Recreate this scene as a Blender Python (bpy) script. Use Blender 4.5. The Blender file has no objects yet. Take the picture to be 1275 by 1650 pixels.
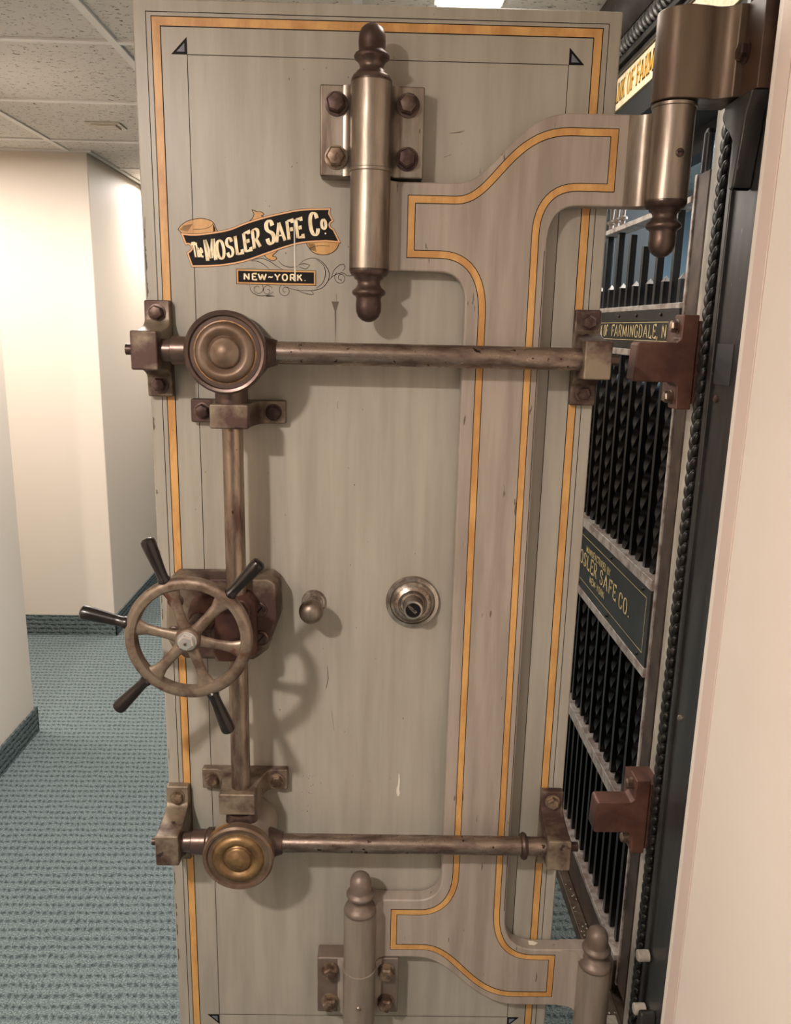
import bpy, bmesh, math, random
from mathutils import Vector, Matrix
random.seed(7)
C = bpy.context.scene.collection
scn = bpy.context.scene
PI = math.pi

# ---------------------------------------------------------------- camera
CAM_H = 1.537
F_PX = 1285.14
pitch, roll, yaw = 0.228053, 0.0225315, 0.0298686
fw = Vector((math.sin(yaw)*math.cos(pitch), math.cos(yaw)*math.cos(pitch), -math.sin(pitch)))
rt = Vector((math.cos(yaw), -math.sin(yaw), 0))
up = rt.cross(fw)
r2 = math.cos(roll)*rt + math.sin(roll)*up
u2 = -math.sin(roll)*rt + math.cos(roll)*up
cd = bpy.data.cameras.new('camera'); cam = bpy.data.objects.new('camera', cd); C.objects.link(cam)
cam.matrix_world = Matrix(((r2.x, u2.x, -fw.x, 0), (r2.y, u2.y, -fw.y, 0), (r2.z, u2.z, -fw.z, CAM_H), (0, 0, 0, 1)))
cd.sensor_fit = 'VERTICAL'; cd.sensor_height = 36.0; cd.lens = F_PX/1650*36.0
cd.clip_start = 0.02
scn.camera = cam

# ---------------------------------------------------------------- world, lights, exposure
w = bpy.data.worlds.new('World'); scn.world = w; w.use_nodes = True
bg = w.node_tree.nodes['Background']
bg.inputs[0].default_value = (1.0, 0.95, 0.93, 1); bg.inputs[1].default_value = 0.12
scn.view_settings.view_transform = 'Standard'
scn.view_settings.look = 'None'
scn.view_settings.gamma = 1.0
scn.view_settings.exposure = 0.54
scn.view_settings.use_curve_mapping = False
CEIL = 2.257
def area(name, loc, sx, sy, power, col, rot=(0, 0, 0), shape='RECTANGLE'):
    l = bpy.data.lights.new(name, 'AREA'); l.energy = power; l.color = col; l.shape = shape; l.size = sx; l.size_y = sy
    o = bpy.data.objects.new(name, l); o.location = loc; o.rotation_euler = rot; C.objects.link(o); return o
KEY = (-0.88, -0.16, CEIL-0.03)
area('key_light', KEY, 0.12, 0.12, 35, (1.0, 0.895, 0.82), shape='DISK')
area('strip_light_glow', (0.198, 1.71, CEIL-0.035), 0.13, 0.58, 3.0, (1.0, 0.93, 0.84))
area('alcove_light', (-1.9, 3.0, CEIL-0.03), 0.4, 0.4, 18, (1.0, 0.91, 0.83))
area('far_hall_light', (-0.55, 4.6, CEIL-0.03), 0.4, 0.4, 12, (1.0, 0.9, 0.8))
area('hall_light', (-1.13, 4.50, CEIL-0.03), 0.12, 0.12, 3.8, (1.0, 0.95, 0.9), shape='DISK')
area('near_hall_light', (-0.80, 2.95, CEIL-0.03), 0.4, 0.4, 16, (1.0, 0.94, 0.88))
area('vault_light', (1.35, 2.1, 2.2), 0.4, 0.4, 75, (0.86, 0.95, 1.0))
area('entry_fill_light', (-0.35, -0.6, CEIL-0.03), 0.5, 0.5, 2.0, (1.0, 0.93, 0.84))  # unseen fill lamp, added to brighten the right wall

# ---------------------------------------------------------------- helpers
def lin(c):
    out = []
    for v in c:
        v /= 255.0
        out.append(v/12.92 if v <= 0.04045 else ((v+0.055)/1.055)**2.4)
    return (*out, 1)

class MB:
    def __init__(s): s.v = []; s.f = []
    def add(s, vs, fs):
        n = len(s.v); s.v += [tuple(p) for p in vs]; s.f += [tuple(i+n for i in f) for f in fs]; return s
    def box(s, x0, x1, y0, y1, z0, z1):
        vs = [(x, y, z) for x in (x0, x1) for y in (y0, y1) for z in (z0, z1)]
        return s.add(vs, [(0, 1, 3, 2), (4, 6, 7, 5), (0, 4, 5, 1), (2, 3, 7, 6), (0, 2, 6, 4), (1, 5, 7, 3)])
    def loft(s, rings, cap=True, close=True):
        n = len(rings[0]); vs = [p for r in rings for p in r]; fs = []
        for k in range(len(rings)-1):
            for i in range(n if close else n-1):
                j = (i+1) % n
                fs.append((k*n+i, k*n+j, (k+1)*n+j, (k+1)*n+i))
        if cap:
            fs.append(tuple(range(n))[::-1]); fs.append(tuple((len(rings)-1)*n+i for i in range(n)))
        return s.add(vs, fs)
    def prism(s, pts, f, t0, t1):
        return s.loft([[f(p[0], p[1], t0) for p in pts], [f(p[0], p[1], t1) for p in pts]])
    def lathe(s, prof, org, axis, n=32, ph=0.0):
        a = Vector(axis).normalized(); o = Vector(org)
        t = Vector((0, 0, 1)) if abs(a.z) < 0.9 else Vector((1, 0, 0))
        e1 = (t - a*t.dot(a)).normalized(); e2 = a.cross(e1)
        rings = []
        for r, h in prof:
            r = max(r, 1e-5)
            rings.append([tuple(o + a*h + (e1*math.cos(ph+2*PI*i/n) + e2*math.sin(ph+2*PI*i/n))*r) for i in range(n)])
        return s.loft(rings)
    def cyl(s, p0, p1, r, n=24, r1=None):
        p0 = Vector(p0); p1 = Vector(p1)
        return s.lathe([(r, 0), (r if r1 is None else r1, (p1-p0).length)], p0, p1-p0, n)
    def hexbolt(s, org, axis, r=0.0125, h=0.013, ph=0.3):
        return s.lathe([(r*1.18, 0), (r*1.18, 0.0025), (r, 0.003)], org, axis, 24).lathe(
            [(r, 0.002), (r, h*0.78), (r*0.82, h*0.97), (r*0.4, h*1.04), (0, h*1.05)], org, axis, 6, ph)
    def ribbon(s, path, wid, f, closed=False, off=0.0):
        """flat ribbon along a 2D path; f maps (x,y)->3D"""
        n = len(path); L = []; Rr = []
        for i in range(n):
            if closed: a = path[(i-1) % n]; b = path[i]; c = path[(i+1) % n]
            else: a = path[max(i-1, 0)]; b = path[i]; c = path[min(i+1, n-1)]
            d1 = Vector((b[0]-a[0], b[1]-a[1])); d2 = Vector((c[0]-b[0], c[1]-b[1]))
            if d1.length < 1e-9: d1 = d2
            if d2.length < 1e-9: d2 = d1
            d1 = d1.normalized(); d2 = d2.normalized()
            t = (d1+d2); t = t.normalized() if t.length > 1e-6 else d1
            nn = Vector((-t.y, t.x)); k = 1/max(0.45, abs(nn.dot(Vector((-d1.y, d1.x)))))
            ww = (wid(i/(n-1), d2) if callable(wid) else wid)/2
            L.append((b[0]+nn.x*(off+ww)*k, b[1]+nn.y*(off+ww)*k)); Rr.append((b[0]+nn.x*(off-ww)*k, b[1]+nn.y*(off-ww)*k))
        vs = [f(*p) for p in L]+[f(*p) for p in Rr]
        fs = [(i, (i+1) % n, n+(i+1) % n, n+i) for i in range(n if closed else n-1)]
        return s.add(vs, fs)
    def poly(s, pts, f):
        return s.add([f(*p) for p in pts], [tuple(range(len(pts)))])
    def build(s, name, mat, parent=None, label=None, bevel=0.0, seg=2, angle=35, recalc=True):
        me = bpy.data.meshes.new(name); me.from_pydata(s.v, [], s.f)
        if recalc:
            bm = bmesh.new(); bm.from_mesh(me); bmesh.ops.recalc_face_normals(bm, faces=bm.faces); bm.to_mesh(me); bm.free()
        me.polygons.foreach_set('use_smooth', [True]*len(me.polygons))
        me.set_sharp_from_angle(angle=math.radians(angle))
        me.materials.append(mat)
        o = bpy.data.objects.new(name, me); C.objects.link(o)
        if parent is not None: o.parent = parent
        if label: o['label'] = label
        if bevel > 0:
            b = o.modifiers.new('bevel', 'BEVEL'); b.width = bevel; b.segments = seg; b.limit_method = 'ANGLE'; b.angle_limit = math.radians(40); b.harden_normals = True
        return o

def bez(p0, p1, p2, p3, n=14):
    out = []
    for i in range(n+1):
        t = i/n; a = (1-t)**3; b = 3*(1-t)**2*t; c = 3*(1-t)*t*t; d = t**3
        out.append((a*p0[0]+b*p1[0]+c*p2[0]+d*p3[0], a*p0[1]+b*p1[1]+c*p2[1]+d*p3[1]))
    return out
def spline(pts, n=8):
    """Catmull-Rom through points"""
    out = []
    P = [pts[0]]+list(pts)+[pts[-1]]
    for k in range(1, len(P)-2):
        a, b, c, d = P[k-1:k+3]
        for i in range(n):
            t = i/n
            out.append(tuple(0.5*((2*b[j])+(-a[j]+c[j])*t+(2*a[j]-5*b[j]+4*c[j]-d[j])*t*t+(-a[j]+3*b[j]-3*c[j]+d[j])*t**3) for j in (0, 1)))
    out.append(tuple(pts[-1])); return out

def empty(name, loc, rz, label, cat, group=None):
    o = bpy.data.objects.new(name, None); C.objects.link(o); o.location = loc; o.rotation_euler = (0, 0, rz)
    o['label'] = label; o['category'] = cat
    if group: o['group'] = group
    return o
def struct(name, mb, mat, **k):
    o = mb.build(name, mat, **k); o['kind'] = 'structure'; return o

# ---------------------------------------------------------------- materials
def mat(name, col, rough=0.5, metal=0.0, col2=None, scale=8.0, stretch=(1, 1, 1), lo=0.35, hi=0.7, detail=6, bump=0.0, bscale=60,
        rough2=None, spots=None, spot_scale=60, spot_lo=0.72, spec=0.5, spot_stretch=(1, 1, 1)):
    m = bpy.data.materials.new(name); m.use_nodes = True; nt = m.node_tree; N = nt.nodes; Lk = nt.links
    p = N['Principled BSDF']; p.inputs['Base Color'].default_value = lin(col); p.inputs['Roughness'].default_value = rough; p.inputs['Metallic'].default_value = metal
    p.inputs['Specular IOR Level'].default_value = spec
    tc = N.new('ShaderNodeTexCoord')
    def noise(sc, st, det=detail, rg=0.6):
        mp = N.new('ShaderNodeMapping'); mp.inputs['Scale'].default_value = st; Lk.new(tc.outputs['Object'], mp.inputs[0])
        n = N.new('ShaderNodeTexNoise'); n.inputs['Scale'].default_value = sc; n.inputs['Detail'].default_value = det; n.inputs['Roughness'].default_value = rg
        Lk.new(mp.outputs[0], n.inputs['Vector']); return n
    cur = None
    if col2:
        n = noise(scale, stretch); r = N.new('ShaderNodeMapRange'); r.inputs[1].default_value = lo; r.inputs[2].default_value = hi
        Lk.new(n.outputs['Fac'], r.inputs[0])
        mx = N.new('ShaderNodeMix'); mx.data_type = 'RGBA'; mx.inputs['A'].default_value = lin(col); mx.inputs['B'].default_value = lin(col2)
        Lk.new(r.outputs[0], mx.inputs['Factor']); cur = mx.outputs['Result']
        if rough2 is not None:
            rr = N.new('ShaderNodeMapRange'); rr.inputs[3].default_value = rough; rr.inputs[4].default_value = rough2
            Lk.new(r.outputs[0], rr.inputs[0]); Lk.new(rr.outputs[0], p.inputs['Roughness'])
    if spots:
        n = noise(spot_scale, spot_stretch, 3, 0.5); r = N.new('ShaderNodeMapRange'); r.inputs[1].default_value = spot_lo; r.inputs[2].default_value = spot_lo+0.035
        Lk.new(n.outputs['Fac'], r.inputs[0])
        mx = N.new('ShaderNodeMix'); mx.data_type = 'RGBA'; mx.inputs['B'].default_value = lin(spots)
        if cur: Lk.new(cur, mx.inputs['A'])
        else: mx.inputs['A'].default_value = lin(col)
        Lk.new(r.outputs[0], mx.inputs['Factor']); cur = mx.outputs['Result']
    if cur: Lk.new(cur, p.inputs['Base Color'])
    if bump:
        n = noise(bscale, (1, 1, 1), 5); b = N.new('ShaderNodeBump'); b.inputs['Strength'].default_value = bump; b.inputs['Distance'].default_value = 0.002
        Lk.new(n.outputs['Fac'], b.inputs['Height']); Lk.new(b.outputs[0], p.inputs['Normal'])
    return m

M = {}
M['paint'] = mat('door_paint', (160, 155, 143), 0.4, col2=(146, 140, 129), scale=7, stretch=(4.0, 1, 0.35), lo=0.38, hi=0.64, spots=(96, 86, 70), spot_scale=34, spot_lo=0.735, spot_stretch=(3, 3, 0.9), bump=0.08, bscale=30)
M['paint_edge'] = mat('edge_paint', (150, 145, 136), 0.45, col2=(118, 112, 104), scale=14, stretch=(2, 2, 0.4), lo=0.4, hi=0.6, spots=(60, 54, 48), spot_scale=50, spot_lo=0.7, bump=0.1)
M['arm'] = mat('arm_paint', (158, 147, 136), 0.42, col2=(138, 128, 118), scale=9, stretch=(4.5, 1, 0.35), lo=0.38, hi=0.66, spots=(98, 86, 74), spot_scale=26, spot_lo=0.70, spot_stretch=(4, 3, 0.8), bump=0.08, bscale=30)
M['hingepaint'] = mat('darker_hinge_paint', (134, 124, 112), 0.4, 0.1, col2=(112, 102, 92), scale=9, stretch=(4, 4, 0.4), lo=.4, hi=.62)  # darker than the arm paint, for the lower hinge barrels
M['gold'] = mat('gold_paint', (200, 155, 94), 0.42, col2=(176, 128, 72), scale=16, stretch=(2, 1, 0.7), lo=0.4, hi=0.62, spots=(120, 76, 36), spot_scale=60, spot_lo=0.72)
M['black'] = mat('black_lining', (14, 11, 11), 0.6, spec=0.2)
M['cream'] = mat('cream_lettering', (240, 226, 192), 0.5, col2=(222, 200, 158), scale=60, lo=.45, hi=.6)
M['blue'] = mat('slate_blue_paint', (84, 90, 108), 0.5, col2=(120, 122, 130), scale=40)
M['steel'] = mat('worn_steel', (156, 146, 134), 0.30, 0.78, col2=(98, 84, 73), scale=8, stretch=(3.5, 3.5, 0.45), lo=0.38, hi=0.64, rough2=0.45, spots=(58, 44, 36), spot_scale=42, spot_lo=0.715, spot_stretch=(2.5, 2.5, 0.6), bump=0.12, bscale=60)
M['darksteel'] = mat('tarnished_steel', (98, 82, 75), 0.32, 0.7, col2=(66, 50, 46), scale=14, lo=0.4, hi=0.62, rough2=0.5, bump=0.15, bscale=70)
M['dullsteel'] = mat('dull_painted_steel', (126, 113, 104), 0.42, 0.35, col2=(108, 94, 84), scale=14, lo=0.4, hi=0.62, rough2=0.5, bump=0.15, bscale=70)
M['bar'] = mat('polished_bar_steel', (150, 134, 122), 0.26, 0.85, col2=(96, 80, 74), scale=16, stretch=(1, 3, 3), lo=0.42, hi=0.64, rough2=0.45, spots=(58, 42, 38), spot_scale=100, spot_lo=0.66, bump=0.12, bscale=120)
M['vbar'] = mat('rusted_bar_steel', (150, 134, 118), 0.3, 0.85, col2=(94, 74, 66), scale=12, stretch=(3, 3, 0.6), lo=0.42, hi=0.6, rough2=0.5, spots=(70, 48, 42), spot_scale=60, spot_lo=0.70, spot_stretch=(2, 2, 0.8), bump=0.15, bscale=120)
M['bracket'] = mat('rusty_bracket_iron', (134, 121, 103), 0.45, 0.4, col2=(74, 54, 48), scale=11, lo=0.44, hi=0.58, rough2=0.55, spots=(48, 32, 30), spot_scale=26, spot_lo=0.68, bump=0.3, bscale=60)
M['rustred'] = mat('red_brown_rusted_iron', (96, 66, 56), 0.45, 0.4, col2=(62, 40, 36), scale=12, lo=0.42, hi=0.6, bump=0.25, bscale=60)
M['bolt'] = mat('bolt_iron', (92, 74, 66), 0.4, 0.5, col2=(60, 42, 38), scale=40, lo=0.43, hi=0.58, bump=0.2, bscale=80)
M['brownbolt'] = mat('bronzed_bolt_iron', (142, 124, 104), 0.36, 0.55, col2=(88, 68, 58), scale=40, lo=0.43, hi=0.58)
M['bronze'] = mat('brown_bronze', (120, 103, 89), 0.38, 0.5, col2=(100, 80, 64), scale=22, lo=0.42, hi=0.6, rough2=0.5, spots=(150, 112, 66), spot_scale=26, spot_lo=.64, bump=0.12, bscale=60)
M['brass'] = mat('golden_bronze', (156, 126, 86), 0.32, 0.7, col2=(112, 88, 62), scale=22, lo=0.42, hi=0.6, rough2=0.45, bump=0.1, bscale=60)
M['goldring'] = mat('worn_gilt_ring', (166, 124, 72), 0.4, 0.4, col2=(112, 88, 68), scale=50, lo=0.44, hi=0.56)
M['wheel'] = mat('wheel_iron', (128, 114, 99), 0.38, 0.5, col2=(92, 74, 62), scale=24, lo=0.45, hi=0.6, rough2=0.5, spots=(98, 62, 48), spot_scale=20, spot_lo=.66, bump=0.15, bscale=60)
M['handle'] = mat('black_ebonite', (17, 13, 12), 0.26, 0.0, col2=(32, 23, 21), scale=60, bump=0.15, bscale=150)
M['nut'] = mat('bright_nut_steel', (206, 202, 198), 0.25, 0.75)
M['nickel'] = mat('nickel_plate', (182, 174, 164), 0.25, 0.8, col2=(128, 114, 102), scale=30, lo=0.42, hi=0.6)
M['wall'] = mat('cream_wall_paint', (238, 224, 208), 0.6, bump=0.06, bscale=160)
M['wallr'] = mat('near_wall_paint', (232, 223, 214), 0.6, col2=(227, 217, 207), scale=3, bump=0.06, bscale=160)
M['iron'] = mat('black_gate_iron', (11, 10, 10), 0.34, 0.2, col2=(26, 23, 22), scale=30, bump=0.1)
M['rail'] = mat('lit_grey_rail_iron', (186, 178, 170), 0.42, 0.3, col2=(140, 122, 114), scale=40, lo=0.42, hi=0.62)  # base lightened for vault light falling on the rails
M['stile'] = mat('brown_stile_iron', (86, 70, 60), 0.42, 0.4, col2=(58, 44, 38), scale=20, lo=0.4, hi=0.65)
M['plate'] = mat('dark_name_plate', (38, 37, 36), 0.32, 0.3, col2=(54, 53, 51), scale=10)
M['goldleaf'] = mat('plate_gilt_lettering', (224, 202, 146), 0.4, 0.0)
M['frame'] = mat('dark_frame_iron', (62, 61, 60), 0.34, 0.3, col2=(36, 34, 33), scale=6, stretch=(3, 3, 0.4), lo=0.4, hi=0.62, spots=(120, 118, 112), spot_scale=60, spot_lo=0.72, spot_stretch=(3, 3, 0.5), bump=0.1)
M['rope'] = mat('dark_carved_iron', (24, 22, 21), 0.4, 0.3, col2=(50, 47, 44), scale=60, lo=0.45, hi=0.65, bump=0.3, bscale=120)
M['greytrim'] = mat('pale_grey_trim', (178, 170, 158), 0.45, col2=(140, 132, 120), scale=20, stretch=(1, 1, 0.3), lo=.4, hi=.6)
M['keeper'] = mat('red_brown_keeper_iron', (108, 74, 62), 0.5, 0.25, col2=(78, 50, 43), scale=14, lo=0.4, hi=0.62, bump=0.25, bscale=60)
M['hinge'] = mat('brown_hinge_iron', (112, 98, 84), 0.36, 0.6, col2=(84, 66, 54), scale=7, stretch=(3, 3, 0.4), lo=0.4, hi=0.62, rough2=0.5, bump=0.1)
M['darkflange'] = mat('dark_brown_flange_iron', (78, 58, 46), 0.45, 0.4, col2=(52, 38, 32), scale=9, lo=0.4, hi=0.6, bump=0.1)
M['tape'] = mat('dark_patch_paint', (52, 52, 54), 0.5)
M['vaultblue'] = mat('pale_blue_vault_wall', (140, 160, 172), 0.6)
M['vaultdark'] = mat('vault_black', (12, 12, 13), 0.7)  # flat black; behind the gate it stands for unlit depth
M['plastic'] = mat('white_vent_enamel', (218, 208, 192), 0.5)
M['grid'] = mat('white_grid_enamel', (245, 241, 234), 0.5)
M['chip'] = mat('pale_paint_splash', (212, 206, 192), 0.6)
M['stain'] = mat('dark_scratch', (92, 84, 72), 0.6)
def emis(name, col, s):
    m = bpy.data.materials.new(name); m.use_nodes = True; p = m.node_tree.nodes['Principled BSDF']
    p.inputs['Base Color'].default_value = lin(col); p.inputs['Emission Color'].default_value = lin(col); p.inputs['Emission Strength'].default_value = s; return m
M['lamp'] = emis('lit_diffuser', (255, 250, 240), 4.0)

def carpet_mat(name, vertical=False):
    m = bpy.data.materials.new(name); m.use_nodes = True; nt = m.node_tree; N = nt.nodes; Lk = nt.links; p = N['Principled BSDF']; p.inputs['Roughness'].default_value = 0.95; p.inputs['Specular IOR Level'].default_value = 0.15
    tc = N.new('ShaderNodeTexCoord'); sp = N.new('ShaderNodeSeparateXYZ'); Lk.new(tc.outputs['Object'], sp.inputs[0])
    wn = N.new('ShaderNodeTexNoise'); wn.inputs['Scale'].default_value = 26; wn.inputs['Detail'].default_value = 2; Lk.new(tc.outputs['Object'], wn.inputs['Vector'])
    def math_(op, a, b=None):
        n = N.new('ShaderNodeMath'); n.operation = op
        for i, q in enumerate((a, b)):
            if q is None: continue
            if isinstance(q, (int, float)): n.inputs[i].default_value = q
            else: Lk.new(q, n.inputs[i])
        return n.outputs[0]
    xx, yy, zz = sp.outputs[0], sp.outputs[1], sp.outputs[2]
    if vertical: along = math_('ADD', xx, yy); across = zz
    else: along = xx; across = yy
    warp = math_('MULTIPLY', math_('SUBTRACT', wn.outputs['Fac'], 0.5), 3.0)
    row = math_('ADD', math_('MULTIPLY', across, 1/0.030 if not vertical else 1/0.022), math_('MULTIPLY', warp, 0.22))
    ridx = math_('FLOOR', row); rf = math_('FRACT', row)
    col = math_('ADD', math_('ADD', math_('MULTIPLY', along, 1/0.0182 if not vertical else 1/0.035), math_('MULTIPLY', ridx, 0.37)), math_('ADD', math_('MULTIPLY', rf, 0.6), math_('MULTIPLY', warp, 0.35)))
    a = math_('ADD', math_('MULTIPLY', math_('COSINE', math_('MULTIPLY', col, 2*PI)), 0.5), 0.5)
    b = math_('POWER', math_('ADD', math_('MULTIPLY', math_('COSINE', math_('MULTIPLY', math_('SUBTRACT', rf, 0.5), 2*PI)), 0.5), 0.5), 2.2)
    dim = math_('MULTIPLY', math_('ADD', math_('MULTIPLY', a, 0.8), 0.2), b)
    fn = N.new('ShaderNodeTexNoise'); fn.inputs['Scale'].default_value = 240; fn.inputs['Detail'].default_value = 4; Lk.new(tc.outputs['Object'], fn.inputs['Vector'])
    base = N.new('ShaderNodeMix'); base.data_type = 'RGBA'; base.inputs['A'].default_value = lin((122, 134, 135)); base.inputs['B'].default_value = lin((74, 86, 89)); Lk.new(dim, base.inputs['Factor'])
    mx = N.new('ShaderNodeMix'); mx.data_type = 'RGBA'; mx.blend_type = 'MULTIPLY'; mx.inputs['Factor'].default_value = 1
    mr = N.new('ShaderNodeMapRange'); mr.inputs[1].default_value = 0.3; mr.inputs[2].default_value = 0.7; mr.inputs[3].default_value = 0.35; mr.inputs[4].default_value = 1.45; Lk.new(fn.outputs['Fac'], mr.inputs[0])
    cb = N.new('ShaderNodeCombineColor'); [Lk.new(mr.outputs[0], cb.inputs[i]) for i in range(3)]
    Lk.new(base.outputs['Result'], mx.inputs['A']); Lk.new(cb.outputs[0], mx.inputs['B']); Lk.new(mx.outputs['Result'], p.inputs['Base Color'])
    h = math_('SUBTRACT', math_('MULTIPLY', fn.outputs['Fac'], 0.5), dim)
    bp = N.new('ShaderNodeBump'); bp.inputs['Strength'].default_value = 0.7; bp.inputs['Distance'].default_value = 0.004; Lk.new(h, bp.inputs['Height']); Lk.new(bp.outputs[0], p.inputs['Normal'])
    if vertical:
        base.inputs['A'].default_value = lin((112, 122, 122)); base.inputs['B'].default_value = lin((74, 84, 84))
    return m
M['carpet'] = carpet_mat('loop_carpet'); M['carpetbase'] = carpet_mat('carpet_skirting', True)

def ceiling_mat():
    m = bpy.data.materials.new('fissured_ceiling_tile'); m.use_nodes = True; nt = m.node_tree; N = nt.nodes; Lk = nt.links; p = N['Principled BSDF']; p.inputs['Roughness'].default_value = 0.95
    tc = N.new('ShaderNodeTexCoord'); n = N.new('ShaderNodeTexNoise'); n.inputs['Scale'].default_value = 62; n.inputs['Detail'].default_value = 5; n.inputs['Roughness'].default_value = 0.65; n.inputs['Distortion'].default_value = 0.8
    mp = N.new('ShaderNodeMapping'); mp.inputs['Scale'].default_value = (1, 1.5, 1); Lk.new(tc.outputs['Object'], mp.inputs[0]); Lk.new(mp.outputs[0], n.inputs['Vector'])
    r = N.new('ShaderNodeMapRange'); r.inputs[1].default_value = 0.58; r.inputs[2].default_value = 0.64; Lk.new(n.outputs['Fac'], r.inputs[0])
    mx = N.new('ShaderNodeMix'); mx.data_type = 'RGBA'; mx.inputs['A'].default_value = lin((234, 228, 218)); mx.inputs['B'].default_value = lin((134, 122, 110)); Lk.new(r.outputs[0], mx.inputs['Factor'])
    Lk.new(mx.outputs['Result'], p.inputs['Base Color'])
    b = N.new('ShaderNodeBump'); b.invert = True; b.inputs['Strength'].default_value = 0.5; b.inputs['Distance'].default_value = 0.003; Lk.new(r.outputs[0], b.inputs['Height']); Lk.new(b.outputs[0], p.inputs['Normal'])
    return m
M['tile'] = ceiling_mat()

# ---------------------------------------------------------------- setting
XW = 0.535     # face of the wall that carries the vault
struct('floor', MB().box(-3.2, 2.6, -2.6, 8.0, -0.1, 0.0), M['carpet'])
struct('ceiling', MB().box(-3.2, 2.6, -2.6, 8.0, CEIL, CEIL+0.08), M['tile'])
g = MB()
for k in range(-6, 14):
    y = 2.355+k*0.6075
    if -2.5 < y < 7.9: g.box(-3.2, XW, y-0.011, y+0.011, CEIL-0.006, CEIL-0.0004)
for x in (-2.655, -2.005, -1.354, -0.703, -0.052):
    g.box(x-0.011, x+0.011, -2.6, 8.0, CEIL-0.0065, CEIL-0.0004)
g.box(-1.27, -1.25, 3.79, 8.0, CEIL-0.008, CEIL-0.0004)
g.box(-3.0, -1.25, 3.768, 3.79, CEIL-0.008, CEIL-0.0004)
struct('trim_1', g, M['grid'])
struct('wall_left', MB().box(-1.4, -1.27, -2.6, 2.812, 0, CEIL), M['wall'], bevel=0.006)
struct('wall_back', MB().box(-3.1, -1.275, 3.79, 8.0, 0, CEIL), M['wall'], bevel=0.006)
struct('wall_alcove', MB().box(-3.2, -3.1, -2.6, 8.0, 0, CEIL), M['wall'])
struct('wall_far', MB().box(-1.275, 2.6, 7.9, 8.0, 0, CEIL), M['wall'])
struct('baseboard_left', MB().box(-1.27, -1.261, -2.6, 2.821, 0, 0.1).box(-1.4, -1.261, 2.812, 2.821, 0, 0.1), M['carpetbase'], bevel=0.002)
struct('baseboard_back', MB().box(-3.1, -1.266, 3.781, 3.79, 0, 0.106).box(-1.275, -1.266, 3.781, 7.9, 0, 0.106), M['carpetbase'], bevel=0.002)
struct('wall_right', MB().box(XW, 0.72, -2.6, 1.165, 0, CEIL), M['wallr'], bevel=0.004)
struct('wall_return', MB().box(XW+0.004, 0.60, 1.1651, 1.196, 0, CEIL), M['wallr'], bevel=0.006)
struct('trim_2', MB().box(XW-0.0025, XW, 1.128, 1.1645, 0, CEIL), mat('pinkish_corner_strip', (214, 196, 186), 0.6), bevel=0.001)
struct('wall_end_cover', MB().box(0.661, 0.80, 2.33, 2.46, 0, CEIL), M['vaultdark'])  # dark box added to cover the lit end of the wall behind
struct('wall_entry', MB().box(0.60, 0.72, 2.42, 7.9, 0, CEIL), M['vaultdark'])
# vault room behind the gate
v = MB(); v.box(0.85, 2.6, 1.0, 4.4, 2.30, 2.36)
v.box(2.5, 2.6, 0.9, 4.5, 0, 2.3).box(0.72, 2.6, 0.9, 1.0, 0, 2.3).box(0.72, 2.6, 4.4, 4.5, 0, 2.3)
struct('wall_vault', MB().box(1.85, 1.9, 1.0, 4.4, 1.2, 2.2).box(0.75, 1.9, 4.35, 4.4, 1.2, 2.2), M['vaultblue'])
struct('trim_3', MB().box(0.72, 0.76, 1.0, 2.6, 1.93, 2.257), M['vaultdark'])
struct('gate_dark_backing', MB().box(0.66, 0.70, 1.36, 2.42, 0.0, 1.42), M['vaultdark'])  # added black panel, stands in for the dark vault interior

# ---------------------------------------------------------------- vault door
DY = -0.0148467; DD = 1.36
nrm = Vector((-math.sin(DY), math.cos(DY), 0))
door = empty('vault_door', tuple(nrm*DD), DY, 'open greige steel vault door with gold lining, rusty bolt bars and six-spoke hand wheel', 'door')
def P(a, b, c): return (a, -c, b)           # door coordinates: along, up, out of the face
OUT = (0, -1, 0)
A0, A1, B0, B1 = -0.3985, 0.3525, 0.082, 2.0155
MB().box(A0, A1, 0, 0.055, B0, B1).build('door_slab', M['paint'], door, bevel=0.003)
# stepped plug behind the slab
MB().box(A0+0.035, A1-0.035, 0.055, 0.10, B0+0.035, B1-0.035).box(A0+0.06, A1-0.06, 0.10, 0.16, B0+0.06, B1-0.06).build('stepped_plug', M['darksteel'], door, bevel=0.003)

def flat(c): return lambda x, y: (x, -c, y)
def rect(x0, x1, y0, y1): return [(x0, y0), (x1, y0), (x1, y1), (x0, y1)]
band = rect(-0.363, 0.3165, 0.113, 1.984)
MB().ribbon(band, 0.0150, flat(0.0003), True).build('black_lining', M['black'], door, recalc=False)
MB().ribbon(band, 0.0122, flat(0.0006), True).build('gold_stripe', M['gold'], door, recalc=False)
pl = MB()
pl.ribbon(rect(-0.378, 0.3325, 0.098, 1.997), 0.0010, flat(0.0004), True)
pl.ribbon([(-0.3165, 0.1605), (0.2735, 0.1605)], 0.0010, flat(0.0004)).ribbon([(-0.3165, 1.9385), (0.2735, 1.9385)], 0.0010, flat(0.0004))
pl.ribbon([(-0.3165, 0.1605), (-0.3165, 1.9385)], 0.0010, flat(0.0004)).ribbon([(0.2735, 0.1605), (0.2735, 1.9385)], 0.0010, flat(0.0004))
pl.build('pinstripe', M['black'], door, recalc=False)
for sx, x in ((-1, -0.3165), (1, 0.2735)):
    for sz, z in ((1, 1.9385), (-1, 0.1605)):
        tri = [(x, z), (x+sx*0.0245, z), (x, z+sz*0.0245)]
        t = MB().poly(tri, flat(0.0007)).build('corner_triangle', M['black'], door, recalc=False)
        cx_, cz_ = x+sx*0.0075, z+sz*0.0075
        MB().poly([(cx_+(p[0]-cx_)*0.5, cz_+(p[1]-cz_)*0.5) for p in tri], flat(0.0010)).build('blue_fill', M['blue'], t, recalc=False)

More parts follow.
